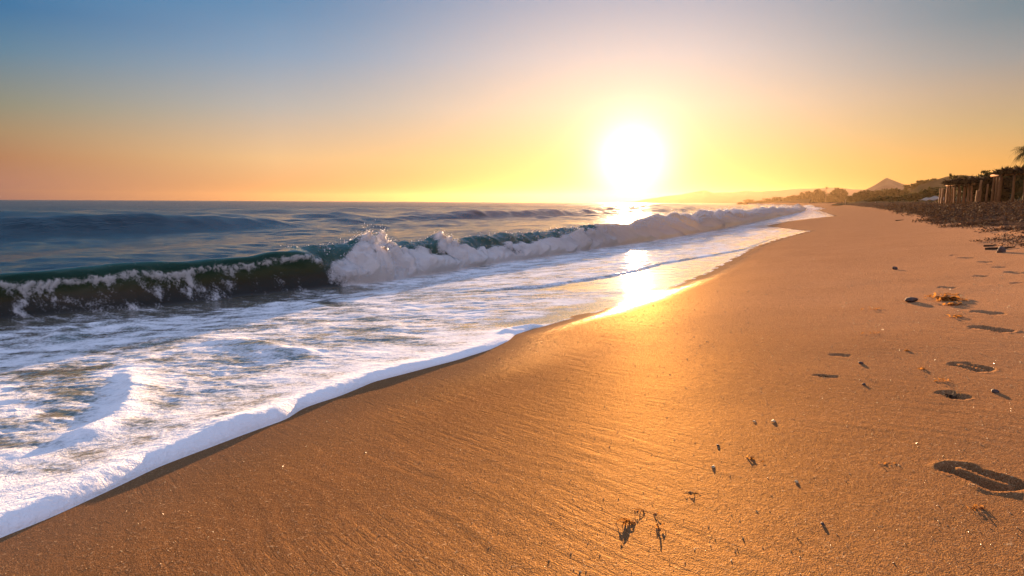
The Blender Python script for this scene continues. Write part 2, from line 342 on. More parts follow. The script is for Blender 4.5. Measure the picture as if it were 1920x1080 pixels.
# ------------------------------------------------------------------ sand
s_c = np.concatenate([-np.geomspace(60, 3.0, 26), np.arange(-2.95, -.7, .06), np.arange(-.7, 3.6, .0115), 3.6+np.cumsum(np.geomspace(.012, .25, 200)), ])
s_c = np.concatenate([s_c, s_c[-1]+np.cumsum(np.geomspace(.26, 90, 60))]); s_c = np.unique(np.round(s_c, 5))
def rows(y0, ys, dmin, k, y1):
    r = list(np.arange(y0, ys, .06)); y = ys
    while y < y1: r.append(y); y += max(dmin, k*y)
    return np.array(r)
yr = rows(-4, 1.0, .0115, .0052, 2500)
Yg, Sg = np.meshgrid(yr, s_c, indexing='ij'); Xg = Sg + XS(Yg)
Zg = sand_height(Xg, Yg)
wetA = sstep(.36, .0, Xg-EDGE(Yg)-.05*fbm(Xg*2, Yg*2, 33, 3)) * sstep(3.8, 6, Yg) + .45*sstep(.9, .0, Xg-EDGE(Yg)+.2*fbm(Xg, Yg, 34, 2))*sstep(6, 3.8, Yg)
me = grid_mesh('sand_beach', np.stack([Xg, Yg, Zg], -1), M_sand, {'wet': np.clip(wetA, 0, 1), 'dry': np.clip(sstep(1.6, 6.5, Yg+1.0*fbm(Xg*.5, Yg*.3, 36, 3)+.5*Xg)*.8+sstep(.5, 3, Xg)*.25, 0, 1), 'damp': sstep(1.7, .1, Xg-EDGE(Yg))*sstep(3.6, 6.5, Yg), 'wrack': wrack_amount(Xg, Yg)})  # 'dry' mixes higher, drier sand with vignette darkening painted in near the camera
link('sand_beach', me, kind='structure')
print('sand', Xg.shape)

# ------------------------------------------------------------------ sea
base_px = [(0, 592), (100, 581), (200, 575), (300, 568), (400, 556), (500, 545), (580, 537), (640, 531), (720, 524), (800, 512), (860, 503), (920, 492), (1000, 482), (1100, 468), (1180, 456), (1260, 445), (1340, 431), (1400, 419), (1450, 408), (1490, 400), (1510, 395)]
bpts = [(p.y, p.x) for p in (on_z(u, v, .06) for u, v in base_px)]
print('BASE', [(round(a, 1), round(b, 1)) for a, b in bpts])
yl, xl = bpts[-1]
bpts = [(-10, bpts[0][1]-5.0), (0, bpts[0][1]-1.6)] + bpts + [(yy, float(XS(yy))-6.5-2*math.sin(yy*.02)) for yy in (yl*1.6, yl*2.5, 500, 700, 1200, 4200)]
XB = smooth_table(bpts, -10, 4200, 1400, 5)
d_c = np.concatenate([[-.03], np.arange(0, .35, .008), np.arange(.35, 2.2, .02), np.arange(2.2, 12.5, .028)])
d_c = np.concatenate([d_c, d_c[-1]+np.cumsum(np.geomspace(.03, .25, 170))])
d_c = np.concatenate([d_c, d_c[-1]+np.cumsum(np.geomspace(.27, 110, 120))])
yr = rows(-4, 1.0, .0125, .0044, 2650)
Y, D = np.meshgrid(yr, d_c, indexing='ij'); E = EDGE(Y); X = E - D
print('sea', X.shape, X.min(), Y.max())
dY = np.gradient(yr)[:, None]+0*X; dX = np.abs(np.gradient(d_c))[None, :]+0*X; res = np.maximum(dX, dY)
gz = ground0(X, Y)
gz = gz + under(X, Y); thick_ = sstep(5.15, 4.75, Y)
inshore = gz + thick_*(-.014 + .026*sstep(-.01, .10, D) + .02*sstep(.2, 2.5, D)) + (1-thick_)*(-.002+.012*sstep(-.02, .7, D)+.022*sstep(.8, 3.5, D))
lvl = .02; k = .05
zb = np.maximum(inshore, lvl) + k*np.exp(-np.abs(inshore-lvl)/k)*.5*sstep(.5, 2, D)
d = XB(Y) - X                                   # distance seaward of the foot of the breaker
# --- breaker
H = interp(Y, [(-10, .45), (2, .52), (5, .56), (8, .64), (9.4, .63), (10.3, .62), (11.5, .60), (14, .60), (18, .62), (24, .74), (30, .80), (45, .78), (70, .72), (110, .6), (200, .5), (4000, .5)])
H = H*(1+.17*fbm(Y*.6, Y*0+3, 80, 3)+sstep(13, 22, Y)*(.38*fbm(Y*.22, Y*0+7, 84, 3)-.03))
burst = np.exp(-((Y-10.25)/.55)**2) + .30*np.exp(-((Y-12.9)/.6)**2) + .25*np.exp(-((Y-9.2)/.3)**2)
broken = sstep(8.5, 9.5, Y+.4*fbm(Y*.8, D*0, 81, 2)+.9*(np.clip(d/.8, 0, 1.2)-.5))
cover = interp(Y, [(-10, .12), (8.3, .10), (8.8, .34), (9.3, .55), (9.8, .80), (10.2, 1.12), (10.7, 1.12), (11.3, .70), (12.1, .58), (12.6, 1.05), (13.2, .85), (13.7, .58), (16, .58), (19, .66), (22, .95), (26, 1.1), (4000, 1.1)])
fw = .70 + .25*broken                            # width of the front face
prof = np.where(d < 0, 0, np.where(d < fw, np.sin(np.clip(d/fw, 0, 1)*math.pi/2)**1.15, np.exp(-np.clip(d-fw, 0, 99)/1.25)*.62 + .38*np.exp(-(np.clip(d-fw, 0, 99)/.55)**2)))
hf = np.where(d < fw, np.clip(d/fw, 0, 1), 1+np.clip(d-fw, 0, 9)*.4); hfrac = prof*(d > 0)
wv = H*prof; Ax = (.52*(1-broken)+.12*broken)
xshift = Ax*np.clip(prof, 0, 1)**2.6*(d > 0)*np.where(d > fw, np.exp(-np.clip(d-fw, 0, 9)/.5), 1)
trough = -.05*np.exp(-((d+.5)/.7)**2)*(1-broken*.6)
Zs = zb*(1-sstep(-.1, .5, d)*0) + wv + trough
# --- swells further out
def swell(x0, hgt, wf, wb):
    c = X-x0; return hgt*np.where(c > 0, np.exp(-(c/wf)**2), np.exp(-(c/wb)**2))
Zs += swell(-31.5+.8*np.sin(Y*.12), interp(Y, [(-10, .6), (12, .72), (20, .74), (25, .55), (29, .25), (36, .12), (44, .16), (52, .55), (62, .62), (75, .5), (90, .2), (130, .35), (170, .1), (4000, .2)])*1.12, .95, 3.6)
Zs += swell(-41+1.5*np.sin(Y*.05+1), interp(Y, [(-10, .1), (25, .15), (30, .38), (42, .42), (52, .2), (70, .1), (120, .4), (200, .3), (4000, .2)]), 2.2, 5)
Zs += swell(-66+3*np.sin(Y*.03), .32*(1+.8*fbm(Y*.03, X*0, 90, 2)), 3.0, 7)
Zs += swell(-17.5+.6*np.sin(Y*.3), .10*(1+fbm(Y*.15, X*0, 94, 2))*sstep(60, 30, Y) + .45*sstep(60, 90, Y)*(1+.5*fbm(Y*.05, X*0, 97, 2)), 1.5, 3)
for i, x0 in enumerate((-104, -150, -220, -320, -450)): Zs += swell(x0+5*np.sin(Y*.01+i), .34*(.6+fbm(Y*.012, X*0, 91+i, 2)), 5+i*2, 9+i*3)
# --- chop
off = sstep(.3, 3.0, d); chop = 0
rg = np.random.default_rng(5)
for i in range(46):
    L = .35*(1.085**i)*1.0; th = rg.normal(0, .75) ; kx, ky = 2*math.pi/L*math.cos(th), 2*math.pi/L*math.sin(th); ph = rg.uniform(0, 6.28)
    amp = .0072*L**.62*np.clip((L/res-2.3)/2.5, 0, 1); chop = chop + amp*np.sin(kx*X+ky*Y+ph)
chop = chop*(.75+.5*fbm(X*.12, Y*.08, 95, 2))*(1+1.1*sstep(8, 70, d))
Zs += (off*1.2*(1-.55*np.exp(-((X+17)/8)**2))+.5*sstep(.2, .6, hf)*(d > 0)*(1-off)*(1-broken*.5))*chop
# --- swash surface
ins = sstep(.2, -.6, d)
swn = .010*fbm(X*.9, Y*1.6, 100, 4)+.007*fbm(X*2.6, Y*4.5, 101, 3)+.006*billow(X*5, Y*8, 102, 3)
nearD = sstep(0, 1.2, D)
film = sstep(5.0, 6.0, Y)*0
def poly_d(pts):
    """distance to polyline and parameter along it"""
    P = [p for p in pts]; best = np.full(X.shape, 1e9); par = np.zeros(X.shape); side = np.zeros(X.shape)
    x0, x1 = min(p[0] for p in P)-2, max(p[0] for p in P)+2; y0, y1 = min(p[1] for p in P)-2, max(p[1] for p in P)+2
    sel = (X > x0) & (X < x1) & (Y > y0) & (Y < y1); xx = X[sel]; yy = Y[sel]; b = np.full(xx.shape, 1e9); pr = np.zeros(xx.shape); sd_ = np.zeros(xx.shape)
    for i in range(len(P)-1):
        ax, ay = P[i][:2]; bx, by = P[i+1][:2]; vx, vy = bx-ax, by-ay; l2 = vx*vx+vy*vy
        tt = np.clip(((xx-ax)*vx+(yy-ay)*vy)/l2, 0, 1); dx = xx-ax-tt*vx; dy = yy-ay-tt*vy; dd = np.hypot(dx, dy); m_ = dd < b
        b[m_] = dd[m_]; pr[m_] = (i+tt[m_])/(len(P)-1); sd_[m_] = np.sign(vx*dy-vy*dx)[m_]
    best[sel] = b; par[sel] = pr; side[sel] = sd_; return best, par, side
def ridge(px, hgt, wa, wb, lift=0.05):
    pts = [hit(u, v) for u, v in px]; bd, pr, sd_ = poly_d([(p.x, p.y) for p in pts])
    wd = np.where(sd_ > 0, wa, wb); return hgt*np.exp(-(bd/wd)**2)*np.clip(np.minimum(pr, 1-pr)*5, 0, 1), bd, pr, sd_
front_px = [(860, 553), (900, 551), (960, 545), (1020, 541), (1090, 529), (1150, 520), (1200, 509), (1250, 495), (1300, 487), (1350, 478), (1400, 468), (1440, 452)]
fpts = [hit(u, v) for u, v in front_px]
front_x = np.interp(Y, [p.y for p in fpts], [p.x for p in fpts])
Fb = (Y > fpts[0].y) & (Y < fpts[-1].y+1)
dfr = front_x - X                                 # >0 seaward of the second front
fwin = sstep(fpts[0].y-.3, fpts[0].y+.6, Y)*sstep(fpts[-1].y+4, fpts[-1].y, Y)
step2 = .020*fwin*sstep(-.01, .07, dfr)*sstep(3.0, .6, dfr)
flat = fwin*sstep(.02, -.06, dfr)                 # smooth film in front of it
flat = np.maximum(flat, sstep(4.6, 5.2, Y)*sstep(.55, .25, D)*sstep(60, 20, Y))
flat = np.maximum(flat, sstep(14, 18, Y)*sstep(1.2, .3, D+.5*fbm(X*.8, Y*.3, 120, 2)))
g1_, b1, p1, s1 = ridge([(100, 850), (150, 825), (195, 803), (235, 775), (250, 745), (247, 718), (225, 700)], .030, .06, .13)
g2_, b2, p2, s2 = ridge([(420, 580), (470, 583), (520, 579), (570, 577), (620, 580)], .05, .10, .25)
g3_, b3, p3, s3 = ridge([(1022, 610), (985, 614), (955, 622), (935, 632)], .020, .04, .05)
g4_, b4, p4, s4 = ridge([(60, 668), (130, 640), (210, 628), (300, 622)], .04, .10, .3)
g5_, b5, p5, s5 = ridge([(380, 640), (470, 650), (540, 663), (600, 668)], .025, .06, .2)
beadH = interp(Y, [(-10, .06), (1, .062), (1.6, .07), (2.3, .075), (2.7, .060), (3.2, .055), (3.6, .038), (4.2, .030), (4.7, .020), (4.95, .006), (5.6, .003), (4000, .003)])
beadH = beadH*.64*(1+.28*fbm(Y*2.2, Y*0, 110, 2))
bw_ = beadH*1.75
bead = beadH*np.sqrt(np.clip(1-(1-np.clip(D/bw_, 0, 1))**2, 0, 1))*np.where(D > bw_, np.exp(-(D-bw_)/(.28)), 1)
lump = billow(X*11, Y*11, 130, 3)*.0035*np.clip(beadH/.05, 0, 1)*sstep(.0, .03, D)*sstep(.5, .2, D)
Zs += ins*((swn*nearD)*(1-flat*.96)+step2+g1_+g2_+g3_+g4_+g5_) + (bead+lump)
# film in the far swash lies flat on the sand
# --- foam cover
q1 = fbm((X+.35*fbm(X*.8, Y*.8, 140, 3))*.85, (Y+.5*fbm(X*.7, Y*.7, 141, 3))*1.5, 142, 5)
q2 = fbm(X*2.4, Y*5.5, 143, 4)
foamS = .645+.34*q1+.36*q2
foamS = foamS + .35*np.exp(-(b1/.13)**2)-.28*np.exp(-((b1-.30)/.12)**2)*(s1 > 0)*sstep(.35, .6, p1)+.5*sstep(.35, .05, D)*sstep(5.2, 4.6, Y)
foamS = foamS - .8*np.exp(-(b2/.16)**2)*(s2 > 0) + .3*np.exp(-(b3/.1)**2)
foamS = foamS - .30*sstep(-2.0, -.3, d)*(1-broken)
foamS = foamS*(1-flat) + flat*(.40+.12*sstep(8, 14, Y)+.35*q2*sstep(.9, .4, np.abs(dfr))) 
foamS = np.where(Y > 14, foamS*(1-.12*sstep(14, 25, Y)), foamS)
foamS = foamS + .28*np.exp(-(D/.05)**2)*sstep(5, 6, Y) + .5*np.exp(-(b3/.06)**2)
# breaker
sc1 = 1/np.clip(Y/22, 1, 4)
ww = .35*fbm(Y*2.2, hf*1.6, 150, 3); yy_ = Y+.22*fbm(Y*1.6, hf*2.2, 151, 2)
lace = 1-np.abs(fbm(yy_*1.25, hf*.55+Y*.1, 152, 3))*3.1
lip = np.exp(-((hf-.56-.20*fbm(Y*.9, Y*0, 153, 3))/.085)**2)
strm = 1.25*lace*sstep(.62, .45, hf)
web = 1-np.abs(fbm(yy_*3.6+hf, hf*1.5+Y*.2, 158, 3))*4.2; web2 = 1-np.abs(fbm(yy_*8, hf*4, 159, 3))*3.5
gate = sstep(-.25, .25, fbm(Y*.55, hf*.4, 154, 2)+.05)
fun = .12+.50*lip*(.7+.9*np.clip(web2, 0, 1))+.50*np.clip(strm, 0, 1)*gate*(.6+.8*np.clip(web2, 0, 1))+.30*np.clip(web, 0, 1)*sstep(.75, .5, hf)*sstep(-.1, .3, fbm(Y*.9+5, hf*.7, 164, 2))+.14*np.clip(web2, 0, 1)*sstep(.4, .8, hf)
fun = fun + .12*fbm(Y*5, hf*4, 155, 3) + .35*sstep(.18, .02, hf)*(fbm(Y*1.4, Y*0, 156, 2))
ctop = cover*1.0+.16*fbm(Y*1.6, hf, 157, 3)
hq = np.where(hf < 1, hfrac, 1+np.clip(d-fw, 0, 9)*.6); fbr = .12+.95*sstep(ctop+.10, ctop-.12, hq)
fbr = fbr + .55*sstep(.15, .5, hq)*fbm(Y*3*sc1, hf*3+X*sc1, 185, 4) - .55*np.exp(-((Y-12.35)/.38)**2-((hf-.34)/.22)**2) - .5*np.exp(-((Y-15.2)/.4)**2-((hf-.25)/.13)**2)
foamB = fun*(1-broken)+fbr*broken
back = np.clip(hf-1, 0, 9)/.4
foamBack = .12+.30*fbm(X*.9, Y*1.3, 160, 4)+.28*np.exp(-back/.4)*fbm(X*3, Y*3, 161, 3)
foamBack = foamBack + sstep(20, 26, Y)*.75*np.exp(-(back/.7)**2)+burst*.7*np.exp(-(back/.35)**2)
fO = np.where(hf > 1, foamBack, foamB); onw = sstep(-.05, .06, d)
foam = foamS*(1-onw)+fO*onw
foam = np.where(d > 6, .1+.2*fbm(X*.5, Y*.5, 170, 3), foam)
# turbulence of the white water
turb = onw*np.clip(foamB, 0, 1)*broken*sstep(2.2, 1.1, hf)*sstep(.0, .12, d)
sc1 = 1/np.clip(Y/22, 1, 4)
bl = .55*billow(Y*1.7*sc1, hf*1.3+X*.6*sc1, 180, 2)+.45*billow(Y*4.5*sc1, hf*3.2+X*2*sc1, 181, 4)
bl = bl + .5*(billow(Y*11*sc1, hf*8+X*5*sc1, 186, 3)-.3)*.5
Zs += turb*(bl-.25)*.27*(1+.9*sstep(18, 45, Y))*(1+.6*burst) + onw*burst*.06*np.exp(-((hf-.95)/.35)**2)*(.7+.8*np.abs(fbm(Y*6, hf*3, 183, 3)))
foot = np.exp(-((hf-.22)/.2)**2)*turb
xshift = xshift + turb*(bl-.2)*.30*(1+.9*sstep(18, 45, Y)) + (1-broken)*onw*(hf < 1.1)*.02*fbm(Y*2.6, hf*2+X*0, 190, 3) + foot*.22*(.6+fbm(Y*1.5*sc1, hf*2, 182, 2))
relief = onw*(1-broken)*np.clip(fun-.35, 0, .6)*.05*(hf < 1.2); Zs += relief*.4; xshift += relief
Xs = X + xshift
P = np.stack([Xs, Y, Zs], -1)
du = np.gradient(P, axis=1); dv = np.gradient(P, axis=0); Nn = np.cross(dv, du); Nn /= np.linalg.norm(Nn, axis=-1, keepdims=True)+1e-12
if Nn[..., 2].mean() < 0: Nn = -Nn
deepA = sstep(-.5, 1.5, d); faceA = onw*sstep(1.25, .95, hf)
att = {'foam': foam, 'deep': deepA, 'ruffle': sstep(22, 120, d)*.9+.06*deepA, 'face': faceA, 'hfrac': np.clip(hfrac, 0, 1), 'thin': onw*(1-broken)*sstep(1.6, 1.2, hf), 'spray': (.5+.5*sstep(14, 24, Y))*np.clip(turb+burst*onw+onw*broken*sstep(3, 1.2, hf)*.8, 0, 1)}
P = P[:, ::-1]; Nn = Nn[:, ::-1]; att = {k_: v_[:, ::-1] for k_, v_ in att.items()}
nc = len(d_c)
j_sw = nc-1-int(np.searchsorted(d_c, 5.2))        # split inside the inner swash and behind the breaker
j_wv = nc-1-int(np.searchsorted(d_c, 13.0))
link('sea', grid_mesh('sea', P, M_sea, att, 0, j_wv+1, Nn), kind='structure')
link('breaking_wave', grid_mesh('breaking_wave', P, M_sea, att, j_wv, j_sw+1, Nn), kind='structure')
link('swash_water', grid_mesh('swash_water', P, M_sea, att, j_sw, nc, Nn), kind='structure')

# ------------------------------------------------------------------ spray and droplets thrown up by the broken wave
OCT = np.array([(1, 0, 0), (-1, 0, 0), (0, 1, 0), (0, -1, 0), (0, 0, 1), (0, 0, -1)], float)
OCTF = np.array([(0, 2, 4), (2, 1, 4), (1, 3, 4), (3, 0, 4), (2, 0, 5), (1, 2, 5), (3, 1, 5), (0, 3, 5)])
def blobs(cen, rad, shp=None):
    n = len(cen); sc_ = rad[:, None, None]*RNG.uniform(.6, 1.4, (n, 1, 3))
    a = RNG.uniform(0, 6.28, n); ca, sa = np.cos(a), np.sin(a)
    V = OCT[None]*sc_; V = np.stack([V[..., 0]*ca[:, None]-V[..., 1]*sa[:, None], V[..., 0]*sa[:, None]+V[..., 1]*ca[:, None], V[..., 2]], -1)+cen[:, None, :]
    return V.reshape(-1, 3), (OCTF[None]+6*np.arange(n)[:, None, None]).reshape(-1, 3)
wgt = (turb**2*sstep(.45, .95, hq)*(hq < 1.3)+2.5*burst*turb)*np.where(Y < 120, 1, 0)*dY*dX
wgt = wgt[:, ::-1].reshape(-1); pick = RNG.choice(len(wgt), 26000, p=wgt/wgt.sum()); PP = P.reshape(-1, 3)[pick]
bb = np.exp(-((PP[:, 1]-10.25)/.45)**2)
up = RNG.exponential(1, len(PP))*(.024+.05*bb)*np.clip(PP[:, 1]/20, .8, 1.6)
cen = PP + np.stack([RNG.normal(0, .03, len(PP))+up*.2, RNG.normal(0, .03, len(PP)), up], -1)
rad = RNG.uniform(.0028, .008, len(PP))*np.clip(PP[:, 1]/16, .8, 3)
nb = 30000; pb = RNG.choice(len(wgt), nb, p=wgt/wgt.sum()); Pb = P.reshape(-1, 3)[pb]; cen = np.concatenate([cen, Pb+RNG.normal(0, .02, (nb, 3))]); rad = np.concatenate([rad, RNG.uniform(.006, .022, nb)*np.clip(Pb[:, 1]/16, .8, 2.5)])
V, Fc = blobs(cen, rad); link('sea_spray', soup('sea_spray', V, Fc, M_spray, True), kind='stuff')

# ------------------------------------------------------------------ hills
def hill(name, sky_px, D, thick, matl, rough_amp=.12, base=-2.0, n=220, m_=26, seed=0):
    us = np.linspace(sky_px[0][0], sky_px[-1][0], n); vs = np.interp(us, [a for a, _ in sky_px], [b for _, b in sky_px])
    pts = np.array([at_depth(u, v, D) for u, v in zip(us, vs)]); dv_ = np.array([math.sin(-YAW)*1, math.cos(YAW)])
    dirs = pts[:, :2]/np.linalg.norm(pts[:, :2], axis=1)[:, None]
    o = np.linspace(-1, 1.2, m_); Pm = np.zeros((n, m_, 3))
    for j, a in enumerate(o):
        hgt = (pts[:, 2]-base)*(math.cos(min(abs(a), 1)*math.pi/2)**1.1 if abs(a) < 1 else 0)
        Pm[:, j, :2] = pts[:, :2]+dirs*a*thick; ns = fbm(Pm[:, j, 0]*4/thick, Pm[:, j, 1]*4/thick, 200+seed, 4)
        Pm[:, j, 2] = base+hgt*(1+rough_amp*ns*abs(a)**.5*2)
    return link(name, grid_mesh(name, Pm[:, ::-1], matl), kind='structure')
hill('far_mountains', [(1150, 380), (1190, 378), (1215, 373), (1240, 369), (1275, 365), (1300, 360), (1318, 357), (1335, 361), (1370, 361), (1400, 358), (1430, 359), (1470, 356), (1500, 354), (1560, 352), (1620, 356), (1700, 350), (1900, 352)], 1500, 140, M_mount, .1)
hill('headland', [(1380, 383), (1400, 379), (1440, 376), (1480, 372), (1520, 369), (1560, 367), (1600, 366), (1660, 366), (1720, 368)], 560, 60, M_hill)
hill('cone_hill', [(1560, 381), (1600, 366), (1622, 356), (1640, 347), (1655, 338), (1663, 334), (1672, 337), (1690, 344), (1710, 352), (1760, 354), (1850, 352)], 700, 95, M_rock, .06)
hill('scrub_hill', [(1680, 376), (1710, 358), (1722, 347), (1745, 340), (1775, 332), (1800, 329), (1850, 331), (1920, 326), (2050, 318)], 330, 60, M_hill, .1, seed=3)
hill('dune_ridge', [(1560, 383), (1600, 379), (1640, 373), (1700, 369), (1760, 364), (1830, 360), (1920, 350), (2050, 345)], 190, 30, M_hill, .15, base=1.0, seed=5)

# ------------------------------------------------------------------ leafy things
def leaf_tris(cen, size, rng):
    n = len(cen); u = rng.normal(size=(n, 3)); u /= np.linalg.norm(u, axis=1)[:, None]; v = np.cross(u, rng.normal(size=(n, 3))); v /= np.linalg.norm(v, axis=1)[:, None]
    s_ = (size*rng.uniform(.5, 1.3, n))[:, None]
    V = np.stack([cen-u*s_, cen+v*s_*.55, cen+u*s_, cen-v*s_*.55], 1).reshape(-1, 3)
    return V, np.arange(n*4).reshape(n, 4)
def crown_mesh(name, w_, h_, n, seed, flat=1.0, leaf=.12):
    rng = np.random.default_rng(seed); lobes = []
    for i in range(11):
        a = rng.uniform(0, 6.28); rr = rng.uniform(.1, .62)*w_/2; lobes.append((math.cos(a)*rr, math.sin(a)*rr, h_*rng.uniform(.25, .78), rng.uniform(.18, .34)*min(w_, h_)))
    L = np.array(lobes); idx = rng.integers(0, len(L), n); dd = rng.normal(size=(n, 3)); dd /= np.linalg.norm(dd, axis=1)[:, None]
    cen = L[idx, :3]+dd*(L[idx, 3]*rng.uniform(.55, 1.05, n))[:, None]*np.array([1.15, 1.15, flat]); V, Fc = leaf_tris(cen, min(w_, h_)*leaf, rng)
    return soup(name, V, Fc, M_leaf)
def tube_mesh(name, pts, rad, matl, seg=8, lump=.0, seed=0):
    pts = [Vector(p) for p in pts]; V = []; rng = random.Random(seed); ofs = [1+rng.uniform(-lump, lump) for _ in range(seg)]
    for i, p in enumerate(pts):
        t_ = (pts[min(i+1, len(pts)-1)]-pts[max(i-1, 0)]).normalized(); a = t_.orthogonal().normalized(); b = t_.cross(a)
        if i and True:
            a = (pa - t_*pa.dot(t_)).normalized(); b = t_.cross(a)
        pa = a; r_ = rad[i] if hasattr(rad, '__len__') else rad
        for k_ in range(seg): th = k_*2*math.pi/seg; V.append(p+(a*math.cos(th)+b*math.sin(th))*r_*ofs[k_]*(1+rng.uniform(-lump, lump)*.3))
    me = bpy.data.meshes.new(name); n = len(pts); Fs = [(i*seg+k_, i*seg+(k_+1) % seg, (i+1)*seg+(k_+1) % seg, (i+1)*seg+k_) for i in range(n-1) for k_ in range(seg)]
    Fs += [tuple(range(seg))[::-1], tuple(range((n-1)*seg, n*seg))]; me.from_pydata([tuple(v) for v in V], [], Fs)
    for pl in me.polygons[:-2]: pl.use_smooth = True
    me.materials.append(matl); return me
def empty(name, loc, label, cat, group=None):
    o_ = bpy.data.objects.new(name, None); C.objects.link(o_); o_.location = loc; o_['label'] = label; o_['category'] = cat; o_.empty_display_size = .2
    if group: o_['group'] = group
    return o_
crowns = [crown_mesh('crown', 1.0, 1.0, 420, 30+i, .8 if i % 2 else 1.0) for i in range(5)]
trunkm = tube_mesh('trunk', [(0, 0, -.1), (.02, .01, .25), (0, .03, .5), (.03, 0, .75)], [.05, .04, .03, .015], M_bark)
def tree(name, u, vb, vt, wpx, D, label, group=None, k=None, cat='tree'):
    b = at_depth(u, vb, D); top = at_depth(u, vt, D); h_ = top.z-b.z; w_ = wpx/F*D
    e = empty(name, b, label, cat, group); e.rotation_euler.z = random.uniform(0, 6.28)
    tr_ = link('trunk', trunkm, e); tr_.scale = (h_*.6, h_*.6, h_)
    cr = link('crown', crowns[random.randrange(5) if k is None else k], e); cr.scale = (w_, w_, h_*.98)
    return e
random.seed(3)
T = lambda px, rng_: px+random.uniform(-rng_, rng_)
HB = ['lowest bush, at the very tip of the headland', 'second bush up from the headland tip', 'low flat bush third from the headland tip', 'fourth bush up the headland, wider than those seaward of it', 'bush halfway along the slope of the headland', 'widest bush on the headland slope', 'third bush down from the start of the tall grove', 'second bush down from the start of the tall grove', 'last bush before the tall grove on the headland']
for i, (u, vt, wd) in enumerate([(1388, 379, 14), (1405, 374, 20), (1422, 376, 16), (1440, 372, 22), (1456, 368, 22), (1476, 366, 24), (1494, 364, 22), (1506, 360, 18), (1514, 355, 16)]):
    tree('headland_bush', u, 385, vt, wd, 540, HB[i], 'trees sloping down to the headland tip')
for u, vt, wd, lb in [(1527, 352, 16, 'pointed tree on the headland just left of the tall pale-stemmed palm'), (1535, 355, 14, 'rounded tree second from the seaward end of the headland grove'), (1541, 357, 14, 'tree whose crown touches the tall pale-stemmed palm on its left side'), (1562, 357, 18, 'tree filling the notch just right of the tall headland palm'), (1570, 353, 22, 'widest and tallest crown right of the headland palm'), (1580, 354, 18, 'last tall tree at the inland end of the headland grove'), (1556, 361, 14, 'lowest tree of the grove, tucked under the headland palm')]:
    tree('headland_tree', u, 384, vt, wd, 520, lb or 'dark round-topped tree in the hazy headland grove', 'trees of the headland grove')
LB = ['small low tree at the seaward end of the row below the pointed hill', 'narrow tree second in the row below the pointed hill', 'broad tree under the left foot of the pointed hill', 'largest dark tree under the left slope of the pointed hill', 'dark tree directly under the peak of the pointed hill', 'tallest tree under the right slope of the pointed hill', 'tree under the right foot of the pointed hill', 'low tree at the inland end of the row below the pointed hill']
for i, (u, vt, wd) in enumerate([(1594, 366, 16), (1604, 359, 14), (1618, 357, 26), (1640, 354, 30), (1660, 353, 28), (1678, 350, 26), (1692, 353, 26), (1708, 356, 24)]):
    tree('low_tree', u, 380, vt, wd, 300, LB[i], 'bushy trees below the pointed hill')
LB = ['leftmost small tree on the skyline between pointed hill and scrub hill', 'second small skyline tree from the pointed hill', 'middle small tree on the scrub hill skyline', 'second small skyline tree down from the scrub hill top', 'highest small tree near the top of the scrub hill']
for i, (u, vt, wd) in enumerate([(1700, 345, 10), (1712, 344, 9), (1724, 338, 12), (1733, 336, 12), (1750, 334, 12)]):
    tree('ridge_tree', u, vt+14, vt, wd+4, 325, LB[i], 'small trees along the scrub hill skyline')
LB = ['low bush on the dune above the pale stretched sheet', 'tall bush left of the one touching the canopy', 'dark bush just left of the first wooden post', 'bush showing behind the first wooden posts', 'low wide bush on the dune midway to the pointed hill', 'second bush from the far end of the dune', 'bush at the far left end of the dune']
for i, (u, vt, wd) in enumerate([(1715, 363, 44), (1738, 352, 34), (1752, 350, 30), (1768, 352, 36), (1690, 366, 44), (1660, 368, 40), (1640, 371, 36)]):
    tree('dune_bush', u, 378, vt, wd, 150, LB[i], 'bushes on the dune left of the posts')
tree('cypress_tree', 1780.5, 345, 322, 6, 200, 'narrow dark cypress pointing up behind the brushwood canopy', None, 1)
tree('small_tree', 1803, 362, 326, 16, 120, 'small dark rounded tree rising behind the wooden posts')
tree('pale_bush', 1790, 350, 328, 14, 140, 'pale green bush beside the cypress')
tree('broad_tree', 1862, 375, 313, 46, 85, 'broad domed tree behind the bright corner post')
tree('twiggy_tree', 1880, 372, 309, 20, 75, 'twiggy tree poking up above the thatched hut roof')
LB = ['dark tree behind the tall leaning post', 'dark tree between the tall leaning post and the hut corner', 'tree whose top shows above the left half of the hut roof', 'tree above the hut roof below the big palm', 'tree behind the right end of the wooden canopy', 'dark tree behind the hut at the right picture edge']
for i, (u, vt, wd) in enumerate([(1835, 326, 34), (1850, 322, 30), (1905, 316, 50), (1935, 310, 50), (1815, 338, 30), (1960, 312, 60)]):
    tree('hut_tree', u, 376, vt, wd, 80, LB[i], 'thicket of trees behind the beach hut')

